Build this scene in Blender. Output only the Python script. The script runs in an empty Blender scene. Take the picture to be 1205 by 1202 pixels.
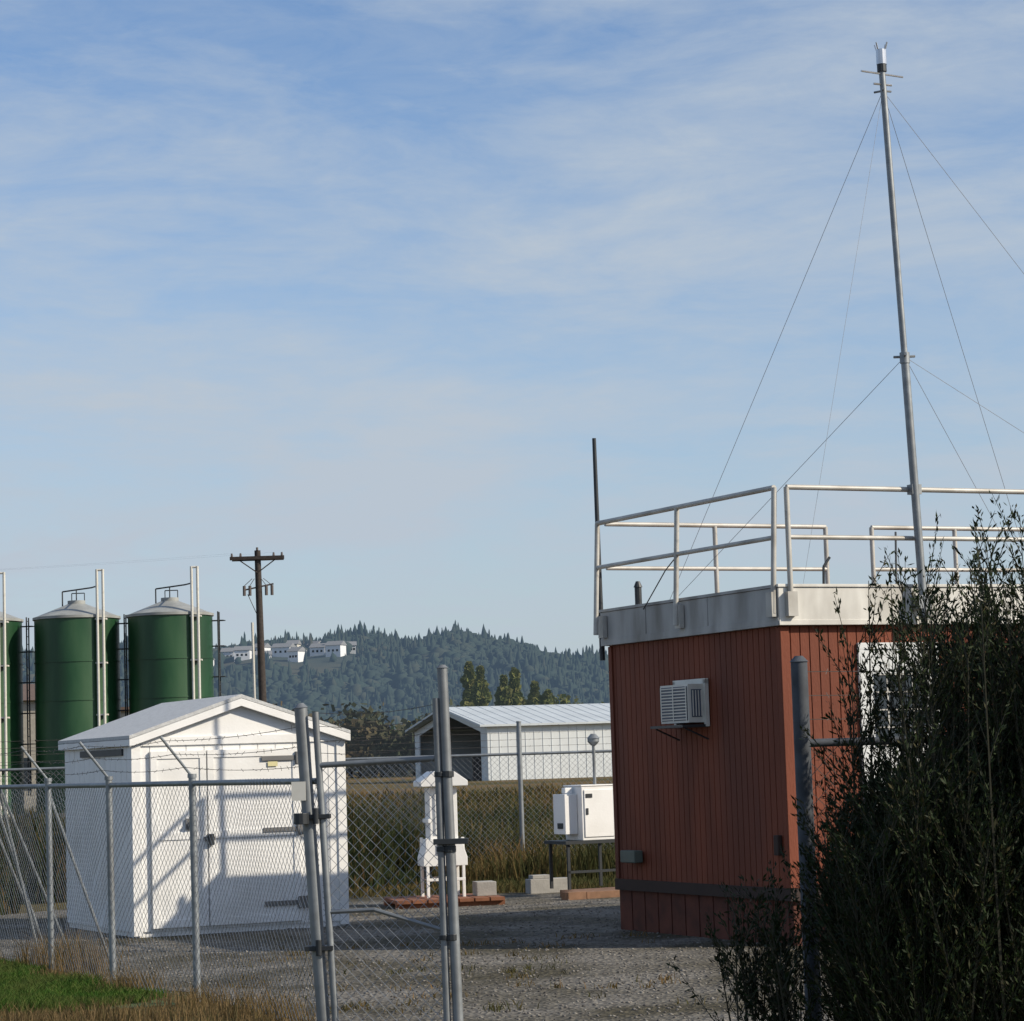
import bpy, math, random
import numpy as np
from mathutils import Vector, Matrix
random.seed(7); rng=np.random.default_rng(7)
R=math.radians
scene=bpy.context.scene
COL=scene.collection

# ------------------------------------------------------------ materials
def mat(name,c,rough=.7,metal=0.,var=.12,scale=6.,bump=0.,bscale=40.,dirt=None,dirt_amt=.4,dirt_scale=1.5,stretch=(1,1,1)):
    m=bpy.data.materials.new(name); m.use_nodes=True
    nt=m.node_tree; N=nt.nodes; L=nt.links
    b=N['Principled BSDF']; b.inputs['Roughness'].default_value=rough; b.inputs['Metallic'].default_value=metal
    tc=N.new('ShaderNodeTexCoord'); mp=N.new('ShaderNodeMapping'); mp.inputs['Scale'].default_value=stretch
    L.new(tc.outputs['Object'],mp.inputs['Vector'])
    n=N.new('ShaderNodeTexNoise'); n.inputs['Scale'].default_value=scale; n.inputs['Detail'].default_value=6
    L.new(mp.outputs['Vector'],n.inputs['Vector'])
    r=N.new('ShaderNodeValToRGB'); r.color_ramp.elements[0].position=.3; r.color_ramp.elements[1].position=.7
    r.color_ramp.elements[0].color=tuple(x*(1-var) for x in c)+(1,)
    r.color_ramp.elements[1].color=tuple(min(1,x*(1+var)) for x in c)+(1,)
    L.new(n.outputs['Fac'],r.inputs['Fac']); out=r.outputs['Color']
    if dirt:
        n2=N.new('ShaderNodeTexNoise'); n2.inputs['Scale'].default_value=dirt_scale; n2.inputs['Detail'].default_value=8
        L.new(mp.outputs['Vector'],n2.inputs['Vector'])
        mr=N.new('ShaderNodeMapRange'); mr.inputs[1].default_value=.48; mr.inputs[2].default_value=.75; mr.inputs[4].default_value=dirt_amt
        L.new(n2.outputs['Fac'],mr.inputs[0])
        mx=N.new('ShaderNodeMixRGB'); mx.inputs[2].default_value=tuple(dirt)+(1,)
        L.new(mr.outputs[0],mx.inputs[0]); L.new(out,mx.inputs[1]); out=mx.outputs[0]
    L.new(out,b.inputs['Base Color'])
    if bump:
        n3=N.new('ShaderNodeTexNoise'); n3.inputs['Scale'].default_value=bscale; n3.inputs['Detail'].default_value=4
        L.new(mp.outputs['Vector'],n3.inputs['Vector'])
        bp=N.new('ShaderNodeBump'); bp.inputs['Strength'].default_value=bump; bp.inputs['Distance'].default_value=.02
        L.new(n3.outputs['Fac'],bp.inputs['Height']); L.new(bp.outputs[0],b.inputs['Normal'])
    return m
def islandmat(name,cols,rough=.8,trans=0.,spec=.2,patch=None,pscale=.25,haze_glow=None,pamt=.8):
    m=bpy.data.materials.new(name); m.use_nodes=True
    nt=m.node_tree; N=nt.nodes; L=nt.links; b=N['Principled BSDF']
    b.inputs['Roughness'].default_value=rough; b.inputs['Specular IOR Level'].default_value=spec
    if haze_glow:  # low emission painting airlight haze onto distant surfaces
        b.inputs['Emission Color'].default_value=tuple(haze_glow)+(1,); b.inputs['Emission Strength'].default_value=1
    g=N.new('ShaderNodeNewGeometry'); r=N.new('ShaderNodeValToRGB')
    el=r.color_ramp.elements
    k=len(cols)
    while len(el)<k: el.new(.5)
    for i,c in enumerate(cols):
        el[i].position=i/(k-1); el[i].color=tuple(c)+(1,)
    L.new(g.outputs['Random Per Island'],r.inputs[0]); out=r.outputs[0]
    if patch:
        tc=N.new('ShaderNodeTexCoord'); n2=N.new('ShaderNodeTexNoise'); n2.inputs['Scale'].default_value=pscale; n2.inputs['Detail'].default_value=4
        L.new(tc.outputs['Object'],n2.inputs['Vector'])
        mr=N.new('ShaderNodeMapRange'); mr.inputs[1].default_value=.42; mr.inputs[2].default_value=.6; mr.inputs[4].default_value=pamt; L.new(n2.outputs['Fac'],mr.inputs[0])
        mx=N.new('ShaderNodeMixRGB'); mx.inputs[2].default_value=tuple(patch)+(1,); L.new(mr.outputs[0],mx.inputs[0]); L.new(out,mx.inputs[1]); out=mx.outputs[0]
    L.new(out,b.inputs['Base Color'])
    if trans:
        t=N.new('ShaderNodeBsdfTranslucent'); L.new(out,t.inputs[0])
        ms=N.new('ShaderNodeMixShader'); ms.inputs[0].default_value=trans
        L.new(b.outputs[0],ms.inputs[1]); L.new(t.outputs[0],ms.inputs[2]); L.new(ms.outputs[0],N['Material Output'].inputs[0])
    return m

M_red=mat('red_siding_paint',(.165,.038,.014),.8,var=.28,scale=3,bump=.25,bscale=60,dirt=(.075,.023,.014),dirt_amt=.85,stretch=(1,1,.25))
M_reddk=mat('dark_trim',(.03,.016,.012),.8)
M_white=mat('white_shed_paint',(.78,.78,.77),.55,var=.03,scale=4,bump=.08,dirt=(.58,.56,.51),dirt_amt=.45)
M_fascia=mat('weathered_white_fascia',(.62,.61,.57),.6,var=.1,scale=5,dirt=(.24,.22,.19),dirt_amt=.7,dirt_scale=2.2,stretch=(1,1,.4))
M_fascia_shade=mat('shade_grey_stained_fascia',(.36,.36,.35),.7,var=.16,scale=5,dirt=(.16,.15,.13),dirt_amt=.8,dirt_scale=3,stretch=(1,1,.3))  # base grey lowered to paint in the end's shade, stain blotches on top
M_galv=mat('galvanised_steel',(.24,.26,.275),.5,metal=.5,var=.2,scale=12,dirt=(.12,.115,.11),dirt_amt=.6)
M_rail=mat('painted_steel_rail',(.45,.44,.41),.5,metal=.15,var=.15,scale=10,dirt=(.18,.16,.13),dirt_amt=.7,dirt_scale=5)
M_wire=mat('fence_wire_zinc',(.28,.29,.30),.5,metal=.5,var=.2)
M_barb=mat('rusty_wire',(.10,.09,.085),.7,metal=.3,var=.3)
M_dark=mat('dark_metal',(.035,.04,.045),.5,metal=.4)
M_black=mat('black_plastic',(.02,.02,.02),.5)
M_wood=mat('weathered_wood',(.20,.11,.065),.85,var=.3,scale=8,stretch=(1,6,1))
M_pole=mat('creosote_pole',(.040,.032,.028),.9,var=.3,scale=10)
M_green=mat('green_tank_paint',(.010,.058,.020),.45,var=.4,scale=.8,dirt=(.045,.095,.045),dirt_amt=.8,dirt_scale=.8,stretch=(1,1,.25))
M_tanktop=mat('tank_roof_grey',(.27,.28,.27),.6,var=.2,scale=2)
M_conc=mat('concrete',(.32,.31,.29),.9,var=.15,bump=.2)
M_glass=mat('dark_glass',(.03,.04,.05),.1,var=.2)
M_hang=mat('white_metal_cladding',(.60,.63,.64),.5,var=.06,scale=.5)
M_hangroof=mat('white_metal_roof',(.50,.54,.56),.5,var=.08,scale=.4)
M_beige=mat('beige_cladding',(.40,.37,.31),.7)
M_brown=mat('brown_cladding',(.13,.09,.07),.8)
M_door=mat('door_paint',(.58,.60,.60),.5,var=.08)
M_acw=mat('ac_white_enamel',(.60,.59,.54),.45,var=.05,dirt=(.36,.34,.29),dirt_amt=.6,dirt_scale=6)
M_steel=mat('bright_steel',(.55,.56,.58),.3,metal=.8)
M_blueg=mat('blue_grey_vent',(.06,.075,.11),.5)

# ------------------------------------------------------------ mesh builder
class B:
    def __init__(s): s.v=[];s.f=[];s.m=[]
    def add(s,v,f,mi=0):
        o=len(s.v); s.v+= [tuple(x) for x in v]
        for q in f: s.f.append(tuple(i+o for i in q)); s.m.append(mi)
        return s
    def box(s,a,b,mi=0):
        x0,y0,z0=a;x1,y1,z1=b
        vs=[(x0,y0,z0),(x1,y0,z0),(x1,y1,z0),(x0,y1,z0),(x0,y0,z1),(x1,y0,z1),(x1,y1,z1),(x0,y1,z1)]
        return s.add(vs,[(0,3,2,1),(4,5,6,7),(0,1,5,4),(1,2,6,5),(2,3,7,6),(3,0,4,7)],mi)
    def cyl(s,p0,p1,r0,r1=None,n=10,mi=0,cap=True):
        r1=r0 if r1 is None else r1
        p0=Vector(p0);p1=Vector(p1);d=(p1-p0).normalized()
        a=d.orthogonal().normalized(); b=d.cross(a)
        vs=[];
        for p,r in((p0,r0),(p1,r1)):
            for i in range(n):
                t=2*math.pi*i/n; vs.append(p+(a*math.cos(t)+b*math.sin(t))*r)
        fs=[(i,(i+1)%n,n+(i+1)%n,n+i) for i in range(n)]
        if cap: fs+=[tuple(range(n-1,-1,-1)),tuple(range(n,2*n))]
        return s.add(vs,fs,mi)
    def path(s,pts,r,n=8,mi=0):
        for a,b in zip(pts[:-1],pts[1:]): s.cyl(a,b,r,n=n,mi=mi)
        return s
    def prism(s,poly,axis,a,b,mi=0):
        def P(p,q,t):
            return {'x':(t,p,q),'y':(p,t,q),'z':(p,q,t)}[axis]
        n=len(poly)
        vs=[P(p,q,a) for p,q in poly]+[P(p,q,b) for p,q in poly]
        fs=[(i,(i+1)%n,n+(i+1)%n,n+i) for i in range(n)]+[tuple(range(n-1,-1,-1)),tuple(range(n,2*n))]
        return s.add(vs,fs,mi)
    def obj(s,name,mats,parent=None,M=None,smooth=False,bevel=0):
        me=bpy.data.meshes.new(name); me.from_pydata(s.v,[],s.f); 
        for m in mats: me.materials.append(m)
        me.polygons.foreach_set('material_index',s.m)
        if smooth: me.polygons.foreach_set('use_smooth',[True]*len(s.f))
        me.update()
        o=bpy.data.objects.new(name,me); COL.objects.link(o)
        if parent: o.parent=parent
        if M is not None: o.matrix_world=M
        if smooth:
            md=o.modifiers.new('es','EDGE_SPLIT'); md.split_angle=R(40)
        if bevel:
            md=o.modifiers.new('bv','BEVEL'); md.width=bevel; md.segments=2; md.limit_method='ANGLE'
        import bmesh
        bm=bmesh.new(); bm.from_mesh(me); bmesh.ops.recalc_face_normals(bm,faces=bm.faces); bm.to_mesh(me); bm.free()
        return o
def npmesh(name,V,F,mats,parent=None):
    me=bpy.data.meshes.new(name)
    V=np.asarray(V,dtype=np.float32); F=np.asarray(F,dtype=np.int32)
    k=F.shape[1]
    me.vertices.add(len(V)); me.vertices.foreach_set('co',V.ravel())
    me.loops.add(F.size); me.loops.foreach_set('vertex_index',F.ravel())
    me.polygons.add(len(F)); me.polygons.foreach_set('loop_start',np.arange(len(F))*k)
    for m in mats: me.materials.append(m)
    me.update(calc_edges=True); me.validate()
    o=bpy.data.objects.new(name,me); COL.objects.link(o)
    if parent: o.parent=parent
    return o
def empty(name,M=None):
    e=bpy.data.objects.new(name,None); COL.objects.link(e); e.empty_display_size=.2
    if M is not None: e.matrix_world=M
    return e
def TR(x,y,z,a=0): return Matrix.Translation((x,y,z))@Matrix.Rotation(R(a),4,'Z')

# ------------------------------------------------------------ ground
def zone_mat():
    m=bpy.data.materials.new('field_ground'); m.use_nodes=True
    nt=m.node_tree;N=nt.nodes;L=nt.links;b=N['Principled BSDF'];b.inputs['Roughness'].default_value=.95;b.inputs['Specular IOR Level'].default_value=.1
    tc=N.new('ShaderNodeTexCoord'); mp=N.new('ShaderNodeMapping'); mp.inputs['Scale'].default_value=(.035,.02,1)
    L.new(tc.outputs['Object'],mp.inputs[0])
    n=N.new('ShaderNodeTexNoise'); n.inputs['Scale'].default_value=1.; n.inputs['Detail'].default_value=10; n.inputs['Roughness'].default_value=.65
    L.new(mp.outputs[0],n.inputs['Vector'])
    r=N.new('ShaderNodeValToRGB'); e=r.color_ramp.elements
    e[0].position=.32;e[0].color=(.045,.05,.018,1);e[1].position=.68;e[1].color=(.19,.11,.05,1)
    x=e.new(.5);x.color=(.11,.085,.035,1)
    L.new(n.outputs['Fac'],r.inputs[0]);L.new(r.outputs[0],b.inputs['Base Color'])
    n3=N.new('ShaderNodeTexNoise');n3.inputs['Scale'].default_value=8;L.new(tc.outputs['Object'],n3.inputs['Vector'])
    bp=N.new('ShaderNodeBump');bp.inputs['Strength'].default_value=.6;bp.inputs['Distance'].default_value=.1
    L.new(n3.outputs['Fac'],bp.inputs['Height']);L.new(bp.outputs[0],b.inputs['Normal'])
    return m
b=B(); b.add([(-4000,-500,0),(4000,-500,0),(4000,6000,0),(-4000,6000,0)],[(0,1,2,3)])
b.obj('ground',[zone_mat()])

def gravel_mat():
    m=bpy.data.materials.new('gravel_surface'); m.use_nodes=True
    nt=m.node_tree;N=nt.nodes;L=nt.links;b=N['Principled BSDF'];b.inputs['Roughness'].default_value=.9;b.inputs['Specular IOR Level'].default_value=.2
    tc=N.new('ShaderNodeTexCoord')
    v=N.new('ShaderNodeTexVoronoi'); v.inputs['Scale'].default_value=28; L.new(tc.outputs['Object'],v.inputs['Vector'])
    n=N.new('ShaderNodeTexNoise'); n.inputs['Scale'].default_value=.7; n.inputs['Detail'].default_value=8; L.new(tc.outputs['Object'],n.inputs['Vector'])
    sep=N.new('ShaderNodeSeparateColor'); L.new(v.outputs['Color'],sep.inputs[0])
    r=N.new('ShaderNodeValToRGB'); r.color_ramp.elements[0].color=(.075,.07,.062,1); r.color_ramp.elements[1].color=(.22,.205,.18,1); L.new(sep.outputs[0],r.inputs[0])
    r2=N.new('ShaderNodeValToRGB'); r2.color_ramp.elements[0].position=.40;r2.color_ramp.elements[1].position=.60
    r2.color_ramp.elements[0].color=(.42,.40,.30,1); r2.color_ramp.elements[1].color=(1,1,1,1); L.new(n.outputs['Fac'],r2.inputs[0])
    mx=N.new('ShaderNodeMixRGB'); mx.blend_type='MULTIPLY'; mx.inputs[0].default_value=1
    L.new(r.outputs[0],mx.inputs[1]);L.new(r2.outputs[0],mx.inputs[2]);L.new(mx.outputs[0],b.inputs['Base Color'])
    bp=N.new('ShaderNodeBump');bp.inputs['Strength'].default_value=.9;bp.inputs['Distance'].default_value=.02
    L.new(v.outputs['Distance'],bp.inputs['Height']);L.new(bp.outputs[0],b.inputs['Normal'])
    return m
fence_pts=[(-1.30,16.4),(-2.43,19.05),(-3.29,20.55),(-4.10,22.3),(-5.00,24.1),(-5.9,25.9),(-6.8,27.7),(-7.7,29.5)]
out=[]
def rag(p,q,n,a):
    for i in range(n):
        t=i/n; out.append((p[0]+(q[0]-p[0])*t+random.uniform(-a,a),p[1]+(q[1]-p[1])*t+random.uniform(-a,a)))
rag((-.9,14),(14,8),20,.2); rag((14,8),(14,36.5),10,.3); rag((14,36.5),(-3,35.6),50,.35); rag((-3,35.6),(-8,31),14,.3); rag((-8,31),(-7.5,29.6),4,.2)
fp=list(reversed(fence_pts))
for a_,c_ in zip(fp[:-1],fp[1:]): rag((a_[0]+.25,a_[1]+.1),(c_[0]+.25,c_[1]+.1),8,.12)
g=B(); g.add([(x,y,.004) for x,y in out],[tuple(range(len(out)))]); g.obj('gravel_yard',[gravel_mat()])
# grassed verge outside the fence
lw=[(x-.12,y) for x,y in fence_pts[1:7]]+[(x-6,y-3) for x,y in reversed(fence_pts[1:7])]
g=B(); g.add([(x,y,.004) for x,y in lw],[tuple(range(len(lw)))]); g.obj('grass_verge',[mat('verge_soil_and_grass',(.055,.085,.022),.95,var=.45,scale=3,bump=.6,bscale=30,dirt=(.11,.09,.035),dirt_amt=.7,dirt_scale=1.6)])

def pip(x,y,poly):
    inside=np.zeros(len(x),bool); n=len(poly)
    for i in range(n):
        x1,y1=poly[i];x2,y2=poly[(i+1)%n]
        c=((y1>y)!=(y2>y))&(x<(x2-x1)*(y-y1)/(y2-y1+1e-12)+x1); inside^=c
    return inside
n=9000
px=rng.uniform(-6,3,n);py=15.5+rng.uniform(0,1,n)**1.3*16; k=pip(px,py,out);px,py=px[k],py[k];n=len(px)
s=rng.uniform(.007,.02,n)
T=np.array([[1,0,0],[0,1,0],[-1,0,0],[0,-1,0],[0,0,.6],[0,0,-.5]])
TF=np.array([[0,1,4],[1,2,4],[2,3,4],[3,0,4],[1,0,5],[2,1,5],[3,2,5],[0,3,5]])
V=(T[None]*s[:,None,None]*rng.uniform(.6,1.3,(n,6,3)))+np.stack([px,py,np.full(n,.006)],1)[:,None]
F=(TF[None]+np.arange(n)[:,None,None]*6).reshape(-1,3)
npmesh('loose_gravel',V.reshape(-1,3),F,[islandmat('stones',[(.07,.065,.06),(.14,.13,.12),(.25,.235,.21)],.9)])

# ------------------------------------------------------------ grass
def blades(name,x,y,h,w,lean,mats,z=None):
    n=len(x); a=rng.uniform(0,2*math.pi,n); la=rng.uniform(0,2*math.pi,n)
    z=np.zeros(n) if z is None else z
    base=np.stack([x,y,z],1)
    side=np.stack([np.cos(a),np.sin(a)*.3,np.zeros(n)],1)*w[:,None]/2
    ld=np.stack([np.cos(la),np.sin(la),np.zeros(n)],1)*(lean*h)[:,None]
    mid=base+ld*.3; mid[:,2]+=h*.6
    tip=base+ld; tip[:,2]+=h
    V=np.stack([base-side,base+side,mid+side*.7,mid-side*.7,tip],1).reshape(-1,3)
    o=np.arange(n)[:,None]*5
    F=np.concatenate([o+np.array([[0,1,2]]),o+np.array([[0,2,3]]),o+np.array([[3,2,4]])])
    return npmesh(name,V,F,mats)
M_ggreen=islandmat('fresh_grass',[(.035,.085,.010),(.055,.13,.016),(.085,.17,.025),(.14,.17,.04)],.7,.3,patch=(.13,.125,.04),pscale=1.6,pamt=.5)
M_gdry=islandmat('dry_grass',[(.10,.075,.03),(.20,.135,.06),(.28,.19,.09),(.09,.085,.03)],.8,.2)
M_gfield=islandmat('field_grass',[(.05,.052,.018),(.10,.075,.028),(.18,.115,.045),(.23,.14,.06),(.08,.075,.022)],.85,.2,patch=(.045,.058,.018),pscale=.22)
M_weed=islandmat('weed_leaves',[(.015,.026,.010),(.03,.045,.015),(.055,.065,.025),(.12,.075,.03)],.8,.15)
n=130000
y=rng.uniform(16.3,27,n); fx=np.interp(y,[p[1] for p in fence_pts],[p[0] for p in fence_pts])
x=fx-rng.uniform(0,1,n)*2.4+.15
d=fx-x
pat=np.sin(x*3+1.3*np.sin(y*1.7))+np.sin(y*2.3+x)
gr=(d>.10+.15*np.sin(y*2.1)+.10*np.sin(y*5.3))&(y>18.9+.4*np.sin(x*4))
kg=gr
blades('verge_grass',x[kg],y[kg],rng.uniform(.03,.10,kg.sum())*(1+.2*pat[kg]),rng.uniform(.008,.016,kg.sum()),rng.uniform(.1,.9,kg.sum()),[M_ggreen])
dr=~gr&(rng.uniform(0,1,n)<np.clip(.26+.22*pat,.03,.8))
xd,yd=x[dr],y[dr]
cl=np.clip(.35+.35*np.sin(yd*5)+.3*np.sin(yd*11+xd*7),.12,1.0)
blades('dry_verge_grass',xd,yd,rng.uniform(.05,.20,dr.sum())*cl,rng.uniform(.005,.010,dr.sum()),rng.uniform(.1,.6,dr.sum()),[M_gdry])
tx_=[];ty_=[];th_=[]
for (a_,c_,h_) in [(-3.75,22.0,.40),(-3.95,22.4,.38),(-4.3,23.1,.35),(-3.1,20.3,.2),(-2.35,18.7,.2),(-1.9,17.9,.22),(-1.7,17.5,.2)]:
    k=260; tx_.append(a_+rng.normal(0,.13,k));ty_.append(c_+rng.normal(0,.15,k));th_.append(h_*rng.uniform(.4,1.1,k))
tx_=np.concatenate(tx_);ty_=np.concatenate(ty_);th_=np.concatenate(th_)
blades('dry_grass_tufts',tx_,ty_,th_,rng.uniform(.005,.009,len(tx_)),rng.uniform(.1,.7,len(tx_)),[M_gdry])
n=100000
t=rng.uniform(0,1,n); y=36.3+t**2.0*110; x=rng.uniform(-.26,.24,n)*y
hh=rng.uniform(.15,.5,n)*(1+.5*np.sin(x*1.1+y*.7))*np.clip(.6+.5*np.sin(x*.5+y*.23),.25,1)
blades('field_grass',x,y,hh,rng.uniform(.02,.045,n)*(y/45),rng.uniform(.1,.6,n),[M_gfield])
cx=[];cy=[];ch=[]
for (wx,wy,wr,wh,wn) in [(-2.55,36.5,.7,1.35,2600),(-1.75,37.2,.6,1.1,2000),(-1.1,38.3,.7,.8,1600),(.6,38.5,.9,.65,1500),(-3.4,37,.9,1.1,1600),(-2.2,35.2,.5,.55,1100),(.15,36.6,.3,.45,700),(1.0,37,.5,.6,900),(-1.5,35.6,.5,.35,900),(1.6,38,.8,.7,1200),
      (-.3,44,1.2,.6,1500),(1.5,47,1.6,.7,1800),(-2.5,50,2,.8,2200),(3,55,2,.8,1800),(0,62,3,.9,2500),(-4,70,3,1.,2500),
      (-7,36,1.4,1.5,4000),(-8.5,34,1.2,1.6,4000),(-6,37,1.3,1.5,3500),(-9,36,1.4,1.6,4000),(-5,38,1.2,1.2,2600),(-7.2,32.5,.8,1.1,2500)]:
    rr=wr*np.sqrt(rng.uniform(0,1,wn)); aa=rng.uniform(0,6.28,wn)
    cx.append(wx+rr*np.cos(aa)); cy.append(wy+rr*np.sin(aa)); ch.append(wh*rng.uniform(.35,1,wn)*(1-.5*(rr/wr)**2))
cx=np.concatenate(cx);cy=np.concatenate(cy);ch=np.concatenate(ch)
blades('rank_weeds',cx,cy,ch,rng.uniform(.02,.05,len(cx)),rng.uniform(.05,.5,len(cx)),[M_weed])
n=5000; x=rng.uniform(-2.5,1.6,n); y=33.6+rng.uniform(0,1,n)*2.2
blades('yard_edge_grass',x,y,rng.uniform(.03,.14,n),rng.uniform(.01,.03,n),rng.uniform(.1,.7,n),[M_gfield])
# sparse weeds growing through the gravel
tx_=[];ty_=[];th_=[]
for i in range(70):
    cx0=random.uniform(-2.6,1.2); cy0=random.uniform(17.5,25); 
    if cx0<-4.06+ .3*cy0*0 and cy0>26: continue
    k=random.randint(8,40); sp=random.uniform(.03,.12)
    tx_.append(cx0+rng.normal(0,sp,k));ty_.append(cy0+rng.normal(0,sp,k));th_.append(rng.uniform(.015,.07,k))
tx_=np.concatenate(tx_);ty_=np.concatenate(ty_);th_=np.concatenate(th_)
kk=tx_>np.interp(ty_,[p[1] for p in fence_pts],[p[0] for p in fence_pts])
tx_,ty_,th_=tx_[kk],ty_[kk],th_[kk]
blades('gravel_weeds',tx_,ty_,th_,rng.uniform(.006,.014,len(tx_)),rng.uniform(.3,1.2,len(tx_)),[M_gfield])

# ------------------------------------------------------------ hills
hx=[-900,-420,-300,-180,-140,-105,-60,-35,0,15,40,60,150,400,900]
hz=[56,64,68,70,72,72,71,75,67,60,54,52,46,40,30]
def prof(X): return np.interp(X,hx,hz)+1.8*np.sin(X*.045)+1.1*np.sin(X*.13+1)
def hgt(X,Y):
    t=np.clip((Y-950)/540,0,1); s=t*t*(3-2*t)*.55+t*.45
    return prof(X)*s*(1+.08*np.sin(X*.03+Y*.01)*(1-t))
gx=np.linspace(-900,900,150); gy=np.linspace(900,1900,45)
GX,GY=np.meshgrid(gx,gy); GZ=hgt(GX,GY)-.5
V=np.stack([GX.ravel(),GY.ravel(),GZ.ravel()],1); nx=len(gx)
i,j=np.meshgrid(np.arange(nx-1),np.arange(len(gy)-1)); o=(j*nx+i).ravel()
npmesh('hills',V,np.stack([o,o+1,o+nx+1,o+nx],1),[islandmat('hazy_hillside',[(.045,.055,.045),(.045,.055,.045)],.95,0,.05,patch=(.075,.07,.045),pscale=.012,haze_glow=(.042,.062,.092))])
n=16000
X=rng.uniform(-420,200,n); Y=970+rng.uniform(0,1,n)**.75*560
hs=[(-150,1400,13),(-128,1402,12),(-118,1372,10),(-108,1402,11),(-98,1385,10),(-135,1360,10),(-170,1388,10),(-186,1375,9),(-195,1392,9),(-142,1422,9),(-112,1425,9),(-91,1400,8),(-160,1420,8),(-125,1432,8),(-178,1352,9)]
k=np.ones(n,bool)
for a_,b_,w_ in hs: k&=~((abs(X-a_)<w_*.75)&(Y<b_+4)&(Y>b_-85))|(rng.uniform(0,1,n)<.12)
X,Y=X[k],Y[k]; n=len(X); Z=hgt(X,Y)-1
clump=.5+.5*np.sin(X*.035+2*np.sin(Y*.012))
con=rng.uniform(0,1,n)<(.15+.35*clump)
big=np.clip(.8+.4*np.sin(X*.09+Y*.03)*np.sin(Y*.05),.45,1.2)
H=np.where(con,rng.uniform(7,13.5,n),rng.uniform(4,8.5,n))*big; W=np.where(con,rng.uniform(1.7,2.8,n),rng.uniform(2.6,4.8,n))*big
ns=6; rings=4
ang=np.arange(ns)/ns*2*math.pi
V=np.zeros((n,rings*ns+1,3))
pc=np.array([1.,.8,.5,.22]); pd=np.array([.9,1.1,1.0,.6]); zc=np.array([0.1,.36,.62,.85])
for r_ in range(rings):
    rad=np.where(con,pc[r_],pd[r_])*W
    rr=rad[:,None]*rng.uniform(.55,1.4,(n,ns))
    V[:,r_*ns:(r_+1)*ns,0]=X[:,None]+rr*np.cos(ang+r_*.5); V[:,r_*ns:(r_+1)*ns,1]=Y[:,None]+rr*np.sin(ang+r_*.5)
    V[:,r_*ns:(r_+1)*ns,2]=Z[:,None]+(zc[r_]*H)[:,None]+rng.uniform(-.06,.06,(n,ns))*H[:,None]
V[:,-1]=np.stack([X,Y,Z+H*np.where(con,1.,.93)],1)
fs=[]
for r_ in range(rings-1):
    for q in range(ns):
        a0=r_*ns+q;a1=r_*ns+(q+1)%ns; fs+=[[a0,a1,a1+ns],[a0,a1+ns,a0+ns]]
for q in range(ns): fs.append([(rings-1)*ns+q,(rings-1)*ns+(q+1)%ns,rings*ns])
fs=np.array(fs); F=(fs[None]+(np.arange(n)*(rings*ns+1))[:,None,None]).reshape(-1,3)
npmesh('hillside_forest',V.reshape(-1,3),F,[islandmat('hazy_trees',[(.018,.030,.022),(.026,.038,.026),(.022,.034,.024),(.036,.045,.028),(.055,.050,.030)],.95,0,.05,patch=(.026,.036,.028),pscale=.008,haze_glow=(.048,.072,.106))])
M_hws=[mat('house_wall',c,.8) for c in ((.62,.64,.66),(.52,.51,.47),(.42,.45,.48))]; M_hr=mat('house_roof',(.20,.215,.235),.8)
for hi,(a_,b_,w_) in enumerate(hs):
    z=float(hgt(np.array([a_]),np.array([b_-6]))[0])-1; w=w_*random.uniform(.65,.95); h=random.uniform(4.5,7); d=8
    e=empty('hillside_house',TR(a_,b_,z,random.uniform(-40,40)))
    q=B(); q.box((-w/2,-d/2,0),(w/2,d/2,h)); o=q.obj('walls',[M_hws[hi%3 if hi>5 else 0]]); o.parent=e
    q=B(); q.prism([(-d/2-.6,h),(d/2+.6,h),(0,h+2.4)],'x',-w/2-.5,w/2+.5); o=q.obj('roof',[M_hr]); o.parent=e
    q=B()
    for t in range(3): q.box((-w*.35+t*w*.28,-d/2-.05,h*.5),(-w*.35+t*w*.28+1.2,-d/2-.01,h*.5+1.2))
    o=q.obj('windows',[M_glass]); o.parent=e

# ------------------------------------------------------------ mid-distance trees
def crowns(name,trees,mats,leaf=.45):
    VV=[];FF=[];off=0
    tb=B()
    for (x,y,h,w,n,shape) in trees:
        if shape=='p':
            t=rng.uniform(.06,1,n); rad=w/2*np.sin(np.pi*np.clip(t,0,1)**.75*.97+.05)**.7
            lump=1+.35*np.sin(t*22+x)+.2*np.sin(t*47)
            a=rng.uniform(0,6.28,n); r_=np.sqrt(rng.uniform(.1,1,n))*rad*lump*(1+.15*np.sin(a*3))
            p=np.stack([x+r_*np.cos(a),y+r_*np.sin(a),t*h],1)
        else:
            ncl=14
            c=rng.normal(0,1,(ncl,3)); c/=np.linalg.norm(c,axis=1)[:,None]; c*=rng.uniform(.2,.85,ncl)[:,None]
            c[:,0]*=w/2;c[:,1]*=w/2; c[:,2]=h*(.55+.40*c[:,2])
            idx=rng.integers(0,ncl,n)
            p=c[idx]+rng.normal(0,1,(n,3))*w*.24*.55
            p[:,2]=np.clip(p[:,2],h*.06,h*1.05); p+=np.array([x,y,0])
        u=rng.normal(0,1,(n,3));u/=np.linalg.norm(u,axis=1)[:,None];v=rng.normal(0,1,(n,3));v=np.cross(u,v);v/=np.linalg.norm(v,axis=1)[:,None]
        s_=leaf*rng.uniform(.5,1.4,n)[:,None]
        Vq=np.stack([p-u*s_-v*s_*.6,p+u*s_-v*s_*.5,p+u*s_*.8+v*s_*.7,p-u*s_*.7+v*s_*.6],1).reshape(-1,3)
        VV.append(Vq);FF.append(np.arange(n*4).reshape(-1,4)+off);off+=n*4
        tb.cyl((x,y,0),(x,y,h*.7),w*.03,w*.012,6)
    o=npmesh(name,np.concatenate(VV),np.concatenate(FF),mats)
    t=tb.obj('trunks',[M_pole]); t.parent=o
    return o
tr=[]
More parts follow.
